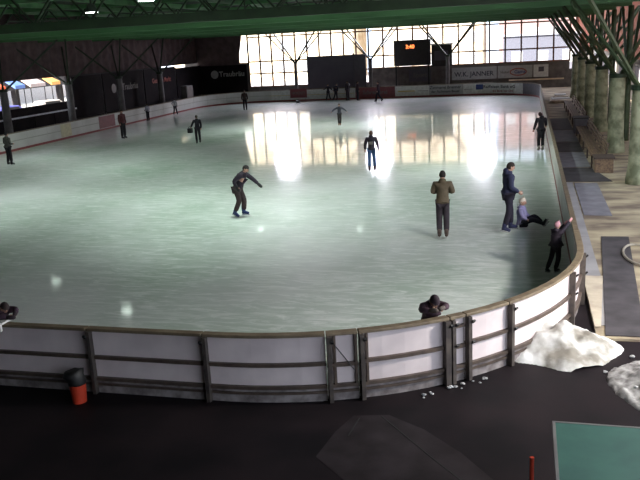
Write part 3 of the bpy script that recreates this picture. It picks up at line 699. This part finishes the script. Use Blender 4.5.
def person(label, x, y, face, H=1.75, pose=None, jacket=(.05, .05, .06), trousers=(.03, .03, .035), hair=(.05, .035, .03), skate=(.02, .02, .025), hat=None, hood=False, z=0, long_coat=False, head_k=1.0, fingers=True, skates=True, gloves=None, group=None, dress=1.0, print_=False, thin=1.0, hairlong=False):
    J = {k: Vector(v) for k, v in BASE.items()}
    if pose:
        for k, v in pose.items(): J[k] = Vector(v)
    s = H/1.75; t = thing('person', label, 'person', (x, y, z), face, group)
    J = {k: v*s for k, v in J.items()}
    lift = Vector((0, 0, .045)); J = {k: v+lift for k, v in J.items()}
    def M_(n, c, r=.8): return mat(n, c, r, tuple(q*.75 for q in c), 9, .3)
    def mk(name, keys, edges, rad, m, parent=t, extra=None):
        idx = {k: i for i, k in enumerate(keys)}
        me = skin_mesh([J[k] for k in keys], [(idx[a], idx[b_]) for a, b_ in edges], [tuple(q*s for q in rad[k]) if isinstance(rad[k], tuple) else rad[k]*s for k in keys])
        if extra:
            bm = bmesh.new(); bm.from_mesh(me); tmp = bpy.data.meshes.new('t'); tmp.from_pydata(extra.v, [], extra.f); bm.from_mesh(tmp); bmesh.ops.recalc_face_normals(bm, faces=bm.faces); bm.to_mesh(me); bm.free()
            for p_ in me.polygons: p_.use_smooth = True
        me.materials.clear(); me.materials.append(m); o = bpy.data.objects.new(name, me); C.objects.link(o); o.parent = parent; return o
    R = {'pelvis': .10, 'waist': .09, 'chest': .10, 'upper': .065, 'neck': .045, 'sh_l': .04, 'sh_r': .04, 'el_l': .042, 'el_r': .042, 'wr_l': .03, 'wr_r': .03, 'hip_l': .08, 'hip_r': .08, 'kn_l': .055, 'kn_r': .055, 'an_l': .04, 'an_r': .04}
    keys = [k for k in BASE if k != 'head']
    E_ = [('pelvis', 'waist'), ('waist', 'chest'), ('chest', 'upper'), ('upper', 'neck'), ('upper', 'sh_l'), ('sh_l', 'el_l'), ('el_l', 'wr_l'), ('upper', 'sh_r'), ('sh_r', 'el_r'), ('el_r', 'wr_r'), ('pelvis', 'hip_l'), ('hip_l', 'kn_l'), ('kn_l', 'an_l'), ('pelvis', 'hip_r'), ('hip_r', 'kn_r'), ('kn_r', 'an_r')]
    # head, neck, hands are added to the same body mesh
    hd = J['head']; hk = head_k*s; up = (hd-J['neck']).normalized(); ex = MB()
    ex.tube([J['neck']-up*.03*s, hd-up*.02*s], [.052*s, .055*hk], 10)
    fy = Vector((0, 1, 0)); fdir = (fy-up*fy.dot(up)).normalized(); side = fdir.cross(up)
    def hp(a, b_, c): return hd+side*a*hk+fdir*b_*hk+up*c*hk
    n0 = len(ex.v); ex.ball((0, 0, 0), .076, .095, .118, 14, 10)
    for i in range(n0, len(ex.v)):
        v = ex.v[i]; k_ = 1-.22*max(0, -v.z/.118); ex.v[i] = hp(v.x*k_, v.y*k_+(.006 if v.z < -.05 else 0), v.z)
    def blob(a, b_, c, rx, ry, rz):
        n1 = len(ex.v); ex.ball((0, 0, 0), rx, ry, rz, 7, 5)
        for i in range(n1, len(ex.v)): v = ex.v[i]; ex.v[i] = hp(a+v.x, b_+v.y, c+v.z)
    blob(0, .10, -.012, .013, .018, .026); blob(-.078, -.005, -.005, .010, .02, .03); blob(.078, -.005, -.005, .010, .02, .03); blob(0, .088, -.055, .026, .01, .009)
    for sd in ('l', 'r'):
        wr = J['wr_'+sd]; d = (wr-J['el_'+sd]).normalized(); sg = -1 if sd == 'l' else 1
        sdv = d.cross(Vector((sg, 0, 0))); sdv = sdv.normalized() if sdv.length > .1 else Vector((0, 0, 1)); nrm = d.cross(sdv)
        ex.tube([wr-d*.02*s, wr+d*.03*s, wr+d*.085*s], [.026*s, .038*s, .036*s], 8)
        if fingers:
            for q, L in ((-1.5, .062), (-.5, .075), (.5, .070), (1.5, .055)):
                b0 = wr+d*.075*s+sdv*q*.019*s; b1 = b0+d*L*.5*s+nrm*.008*s*sg; b2 = b1+(d*.75+nrm*.5*sg)*L*.5*s
                ex.tube([b0, b1, b2], [.0098*s, .009*s, .007*s], 6)
            b0 = wr+d*.03*s-sdv*.025*s; b1 = b0+(d*.6-sdv*.8)*.035*s; b2 = b1+(d*.95-sdv*.2)*.03*s; ex.tube([b0, b1, b2], [.013*s, .011*s, .008*s], 6)
    skm = m_skin
    body = mk('body', keys, E_, R, skm, extra=ex)
    # jacket
    k2 = ['waist', 'chest', 'upper', 'sh_l', 'el_l', 'wr_l', 'sh_r', 'el_r', 'wr_r', 'pelvis', 'hem']
    pel = J['pelvis']; J['hem'] = pel+(pel-J['waist']).normalized()*(.09 if not long_coat else .40)*s
    jr = {'waist': (.15*thin, .15*thin), 'chest': (.165*thin, .165*thin), 'upper': (.135, .135), 'sh_l': .092, 'sh_r': .092, 'el_l': .072, 'el_r': .072, 'wr_l': .056, 'wr_r': .056, 'pelvis': (.155*thin, .155*thin), 'hem': (.165*thin, .165*thin) if not long_coat else (.19, .19)}
    j = mk('jacket', k2, [('waist', 'chest'), ('chest', 'upper'), ('upper', 'sh_l'), ('sh_l', 'el_l'), ('el_l', 'wr_l'), ('upper', 'sh_r'), ('sh_r', 'el_r'), ('el_r', 'wr_r'), ('waist', 'pelvis'), ('pelvis', 'hem')], jr, M_('jacket', jacket))
    for i, v in enumerate(j.data.vertices): pass
    # collar
    c = MB(); nk = J['neck']; c.tube([nk-up*.09*s, nk-up*.02*s, nk+up*.03*s], [.135*s, .10*s, .078*s], 14); c.build('collar', M_('jacket_collar', jacket), j, local=True, smooth=True)
    if print_:
        MB().add([(v[0]*s, v[1]*s, v[2]*s) for v in ((-.09, -.155, 1.34), (.09, -.155, 1.34), (.07, -.15, 1.22), (-.07, -.15, 1.22), (-.09, -.175, 1.34), (.09, -.175, 1.34), (.07, -.175, 1.22), (-.07, -.175, 1.22))], [(0, 1, 2, 3), (7, 6, 5, 4), (0, 4, 5, 1), (1, 5, 6, 2), (2, 6, 7, 3), (3, 7, 4, 0)])  .build('back_print', m_inkgrey, j, local=True)
    tr = {'pelvis': .135, 'hip_l': .112, 'hip_r': .112, 'kn_l': .090, 'kn_r': .090, 'an_l': .078, 'an_r': .078}
    mk('trousers', list(tr), [('pelvis', 'hip_l'), ('hip_l', 'kn_l'), ('kn_l', 'an_l'), ('pelvis', 'hip_r'), ('hip_r', 'kn_r'), ('kn_r', 'an_r')], tr, M_('trousers', trousers))
    # hair or hat
    hb_ = MB(); n1 = 0; hb_.ball((0, 0, 0), .084, .104, .115, 14, 10)
    vs = []
    for i, v in enumerate(hb_.v):
        zc = max(v.z, -.02 if v.y > 0 else (-.075 if not hairlong else -.115)); 
        if v.y > .02: zc = max(zc, .035)
        yv = v.y-.008 if v.y < 0 else v.y*.93
        if hairlong and v.y < .0 and v.z < -.02: zc = v.z*1.9
        vs.append(hp(v.x, yv, zc+.010))
    hb_.v = vs
    if hat:
        ho = hb_.build('hat', M_('hat', hat), t, local=True, smooth=True)
        pb = MB(); n1 = 0; pb.ball((0, 0, 0), .025, .025, .025, 8, 6); pb.v = [hp(v.x, v.y, v.z+.14) for v in pb.v]; pb.build('bobble', M_('bobble', hat), ho, local=True, smooth=True)
    else: hb_.build('hair', M_('hair', hair), t, local=True, smooth=True)
    if hood:
        hh = MB(); hh.ball((0, 0, 0), .10, .06, .07, 12, 7); hh.v = [hp(v.x, v.y-.085, v.z-.13) for v in hh.v]; hh.build('hood', M_('hood', jacket), j, local=True, smooth=True)
    eb = MB()
    for a in (-.03, .03):
        n1 = len(eb.v); eb.ball((0, 0, 0), .011, .008, .007, 6, 4)
        for i in range(n1, len(eb.v)): v = eb.v[i]; eb.v[i] = hp(a+v.x, .088+v.y, .015+v.z)
    eb.build('eyes', m_black, t, local=True)
    if gloves:
        gm = M_('glove', gloves)
        for sd in ('l', 'r'):
            wr = J['wr_'+sd]; d = (wr-J['el_'+sd]).normalized(); g = MB(); g.tube([wr-d*.03*s, wr+d*.04*s, wr+d*.12*s, wr+d*.155*s], [.042*s, .048*s, .045*s, .02*s], 9); g.build('glove', gm, t, local=True, smooth=True)
    if skates:
        smt = M_('skate_boot', skate, .5)
        for sd in ('l', 'r'):
            an = J['an_'+sd]; kn = J['kn_'+sd]; sh = (an-kn).normalized()
            f = Vector((0, 1, 0)); f = (f-sh*f.dot(sh)).normalized() if abs(sh.y) > .3 else f
            dn = f.cross(Vector((1, 0, 0))); dn = dn if dn.z < 0 or abs(sh.y) > .3 else -dn
            if dn.dot(sh) < 0: dn = -dn
            heel = an+dn*.065*s-f*.05*s; toe = an+dn*.08*s+f*.17*s
            bt = MB(); bt.tube([an-dn*.10*s-f*.01*s, an-dn*.02*s-f*.01*s, an+dn*.05*s+f*.0*s], [.062*s, .060*s, .055*s], 10)
            bt.tube([heel, an+dn*.06*s+f*.06*s, toe], [.045*s, .05*s, .035*s], 10); bo = bt.build('skate', smt, t, local=True, smooth=True)
            hh_ = heel+dn*.065*s-f*.02*s; tt = toe+dn*.055*s+f*.03*s; bl = MB(); bl.bar(hh_, tt, .006, .028, dn); bl.bar(hh_+f*.05-dn*.03*s, hh_+f*.05+dn*.01*s, .01, .02, f); bl.bar(tt-f*.06-dn*.03*s, tt-f*.06+dn*.01*s, .01, .02, f); bl.build('blade', m_blade, bo, local=True)
    return t
STANDF = dict(an_l=(-.09, 0, .13), kn_l=(-.09, .03, .51), hip_l=(-.08, 0, .90), an_r=(.09, 0, .13), kn_r=(.09, .03, .51), hip_r=(.08, 0, .90))
# man in olive jacket, back to camera, arms folded in front
person('person in an olive brown jacket and dark trousers standing with their back to the camera', -2.07, 20.05, .05, 1.78,
   dict(STANDF, el_l=(-.27, .02, 1.17), wr_l=(-.12, .20, 1.18), el_r=(.27, .02, 1.17), wr_r=(.12, .22, 1.20), head=(0, .05, 1.62)), (.11, .085, .055), (.045, .035, .045), (.02, .016, .016), (.10, .07, .06), thin=1.12)
# adult in dark blue by the sitting child, seen half from the side facing right
person('person in a dark blue jacket standing next to the child who sits on the ice', -.42, 20.9, -PI/2+.35, 1.86,
   dict(an_l=(-.10, .10, .13), kn_l=(-.09, .09, .51), an_r=(.10, -.12, .13), kn_r=(.09, .0, .51), wr_l=(-.22, .16, .98), wr_r=(.2, .2, 1.0), head=(0, .055, 1.61)), (.030, .034, .075), (.03, .026, .045), (.035, .025, .02), (.04, .045, .12), hood=True)
# child sitting on the ice
person('small child in a lavender jacket and pale helmet sitting on the ice', -.05, 21.35, -PI/2-.25, 1.42,
   dict(pelvis=(0, 0, .13), waist=(0, -.03, .28), chest=(0, -.04, .48), upper=(0, -.04, .62), neck=(0, -.03, .70), head=(0, .0, .84), sh_l=(-.18, -.03, .60), sh_r=(.18, -.03, .60), el_l=(-.25, .05, .38), wr_l=(-.2, .22, .28), el_r=(.25, .05, .38), wr_r=(.2, .22, .28),
        hip_l=(-.09, .05, .13), kn_l=(-.16, .36, .36), an_l=(-.15, .62, .13), hip_r=(.09, .05, .13), kn_r=(.16, .38, .30), an_r=(.17, .70, .20)), (.30, .28, .50), (.02, .02, .03), hat=(.75, .66, .58), head_k=1.2, thin=1.2)
# bent man left of centre
person('dark clothed person bending forward while skating, blue skates, left of centre', -8.65, 22.5, -2.6+.9, 1.78,
   dict(pelvis=(0, -.06, .86), waist=(0, .02, .99), chest=(0, .12, 1.17), upper=(0, .17, 1.28), neck=(0, .22, 1.34), head=(0, .29, 1.45), sh_l=(-.18, .16, 1.27), sh_r=(.18, .16, 1.27), el_l=(-.24, .38, 1.10), wr_l=(-.25, .56, .94), el_r=(.27, -.02, 1.10), wr_r=(.22, .05, .92),
        hip_l=(-.09, -.05, .82), hip_r=(.09, -.05, .82), kn_l=(-.11, .10, .48), an_l=(-.11, .06, .13), kn_r=(.11, .05, .48), an_r=(.11, -.12, .13)), (.025, .018, .03), (.05, .035, .035), (.02, .016, .016), (.03, .05, .16), gloves=(.02, .02, .02))
# kid in jeans
person('young skater in blue jeans and dark hooded jacket, long brown hair, seen from behind', -5.99, 30.7, .1, 1.62,
   dict(an_l=(-.11, 0, .13), kn_l=(-.10, .02, .51), an_r=(.12, .03, .13), kn_r=(.10, .04, .51), el_l=(-.27, -.02, 1.16), wr_l=(-.28, .02, .92), el_r=(.27, -.02, 1.16), wr_r=(.30, .02, .90)), (.03, .022, .035), (.05, .10, .22), (.09, .05, .035), (.07, .05, .07), hood=True, print_=True, hairlong=True)
# girl gliding with arms out
person('small child gliding toward the camera with both arms stretched out', -11.35, 48.05, PI, 1.36,
   dict(STANDF, el_l=(-.42, .02, 1.28), wr_l=(-.62, .04, 1.08), el_r=(.42, .02, 1.28), wr_r=(.62, .04, 1.10), an_l=(-.06, 0, .13), an_r=(.08, -.04, .13)), (.05, .05, .07), (.06, .05, .05), (.06, .04, .03), (.30, .16, .10), fingers=False)
# person at the right boards
person('person in a long dark coat and pale skates beside the right boards', .66, 35.7, .35, 1.72,
   dict(STANDF, el_l=(-.26, .02, 1.15), wr_l=(-.30, .10, .93), el_r=(.24, .05, 1.2), wr_r=(.28, .14, 1.08), head=(-.03, .04, 1.60)), (.016, .014, .02), (.02, .018, .025), (.04, .02, .02), (.5, .48, .42), long_coat=True, fingers=False, hood=True)
# child holding the right boards near the curve
person('child in dark clothes and pink hat holding on to the boards at the right corner', .68, 17.15, -.75, 1.12,
   dict(an_l=(-.16, -.22, .13), kn_l=(-.12, -.08, .48), an_r=(.06, -.05, .13), kn_r=(.09, .04, .5), sh_r=(.18, .06, 1.42), sh_l=(-.16, .03, 1.38), el_r=(.18, .26, 1.56), wr_r=(.16, .46, 1.72), el_l=(-.10, .28, 1.40), wr_l=(-.02, .44, 1.60), head=(0, .05, 1.62)), (.025, .018, .03), (.03, .02, .03), hat=(.42, .22, .26), gloves=(.50, .26, .28), head_k=1.15, thin=1.25)
# child leaning over the near rail
person('child with dark hair leaning over the near boards beside the gate', -1.43, 11.62, PI+.5, 1.42,
   dict(pelvis=(0, -.10, .93), waist=(0, -.02, 1.08), chest=(0, .08, 1.24), upper=(0, .14, 1.34), neck=(0, .19, 1.39), head=(0, .28, 1.47), sh_l=(-.18, .12, 1.33), sh_r=(.18, .12, 1.33), el_l=(-.27, .26, 1.33), wr_l=(-.12, .40, 1.36), el_r=(.27, .28, 1.33), wr_r=(.14, .44, 1.36)),
   (.07, .04, .055), (.03, .03, .04), (.035, .022, .03), gloves=(.10, .08, .07), head_k=1.15)
# arm at the left edge
person('person in dark clothes at the left edge resting an arm on the near rail', -8.72, 10.66, -PI/2-.4, 1.42,
   dict(waist=(0, .08, 1.08), chest=(0, .24, 1.22), upper=(0, .35, 1.30), neck=(0, .40, 1.35), head=(0, .50, 1.42), sh_l=(-.16, .32, 1.29), sh_r=(.18, .34, 1.29), el_r=(.30, .62, 1.33), wr_r=(.16, .88, 1.32), el_l=(-.25, .5, 1.30), wr_l=(-.1, .7, 1.30)),
   (.06, .035, .055), (.03, .03, .04), (.03, .02, .02), gloves=(.03, .02, .025))
# skaters in the left half and the distance
person('person in a dark red jacket and black trousers near the maroon left panel', -24.07, 43.6, -1.9, 1.76, None, (.10, .03, .035), (.02, .02, .025), fingers=False)
person('small skater with pale top and dark trousers close to the left boards, nearer of two', -27.9, 54.6, 1.2, 1.30, dict(wr_l=(-.2, .2, 1.05), wr_r=(.2, .2, 1.05)), (.40, .40, .48), (.02, .02, .03), fingers=False)
person('small skater with white top and dark legs farther along the left boards', -27.8, 59.3, .2, 1.30, dict(an_l=(-.2, 0, .13), an_r=(.2, 0, .13), el_l=(-.32, 0, 1.2), wr_l=(-.3, .15, 1.05)), (.55, .55, .60), (.02, .02, .03), fingers=False)
person('skater in grey jacket and black trousers standing at the far left edge', -24.95, 33.5, -.3, 1.62, dict(wr_l=(-.16, .22, 1.1), wr_r=(.16, .22, 1.1), an_l=(-.15, 0, .13), an_r=(.15, 0, .13)), (.085, .085, .075), (.015, .015, .02), fingers=False, hat=(.06, .06, .06))
sk = person('dark clothed skater carrying a bag, left of the window reflections', -17.8, 40.6, .6, 1.56, dict(an_l=(-.12, -.12, .13), kn_l=(-.1, .0, .5), an_r=(.12, .1, .13), el_l=(-.30, .05, 1.18), wr_l=(-.36, .15, 1.02)), (.022, .02, .028), (.02, .018, .025), fingers=False)
person('adult in dark brown clothing standing by the far boards left of the window reflections', -22.44, 61.3, .3, 1.66, None, (.06, .04, .035), (.025, .02, .025), fingers=False, long_coat=False, thin=1.1)
t = thing('sports_bag', 'dark bag hanging from the hand of the skater left of the reflections', 'bag', (-18.2, 40.55, .62)); MB().box(-18.36, -18.10, 40.45, 40.67, .62, .88).build('body', m_black, t, bevel=.03); MB().tube([(-18.34, 40.56, .87), (-18.28, 40.56, .97), (-18.18, 40.56, .97), (-18.12, 40.56, .87)], .012, 6).build('handle', m_black, t)
person('leftmost of the dark figures by the far boards, arms spread', -17.35, 69.4, PI, 1.45, dict(el_l=(-.36, 0, 1.2), wr_l=(-.52, .05, 1.05), el_r=(.36, 0, 1.2), wr_r=(.55, .05, 1.2), an_l=(-.22, 0, .13), an_r=(.22, 0, .13)), (.03, .025, .04), (.03, .025, .035), fingers=False)
person('second dark figure from the left by the far boards, leaning to one side', -16.6, 69.3, PI-.3, 1.50, dict(head=(-.14, .03, 1.60), neck=(-.1, .01, 1.49), upper=(-.08, 0, 1.42), an_r=(.32, 0, .13)), (.025, .02, .035), (.03, .025, .035), fingers=False)
person('dark figure standing in front of the dark post at the screen', -15.3, 68.4, 1.0, 1.72, None, (.03, .022, .03), (.035, .02, .03), fingers=False)
person('dark figure just right of the post at the screen, close to another', -14.35, 68.0, -1.0, 1.66, None, (.05, .025, .035), (.02, .02, .03), fingers=False)
person('dark figure striding alone before the maroon advert at the far boards', -12.15, 66.2, PI/2, 1.66, dict(an_l=(-.09, .22, .13), kn_l=(-.09, .18, .5), an_r=(.09, -.28, .20), kn_r=(.09, -.02, .5)), (.06, .03, .045), (.025, .02, .035), fingers=False)
# maroon cloth panel with small seat at the far boards
t = thing('maroon_banner', 'maroon banner hung over the far boards left of the grey screen', 'banner', (-20.5, 70.1, .2))
MB().box(-21.15, -19.55, 70.08, 70.12, .30, 1.12).build('sheet', m_adred, t); text('lettering', 'HOCKEY', .33, m_inkgrey, (-20.35, 70.07, .72), t)
t = thing('dark_puck_bag', 'small dark bag lying on the ice below the maroon banner', 'bag', (-19.8, 67.9, 0)); MB().ball((-19.8, 67.9, .13), .26, .2, .14, 12, 8).build('body', m_addark, t, smooth=True); MB().tube([(-19.95, 67.9, .22), (-19.8, 67.9, .34), (-19.65, 67.9, .22)], .02, 6).build('handle', m_black, t)
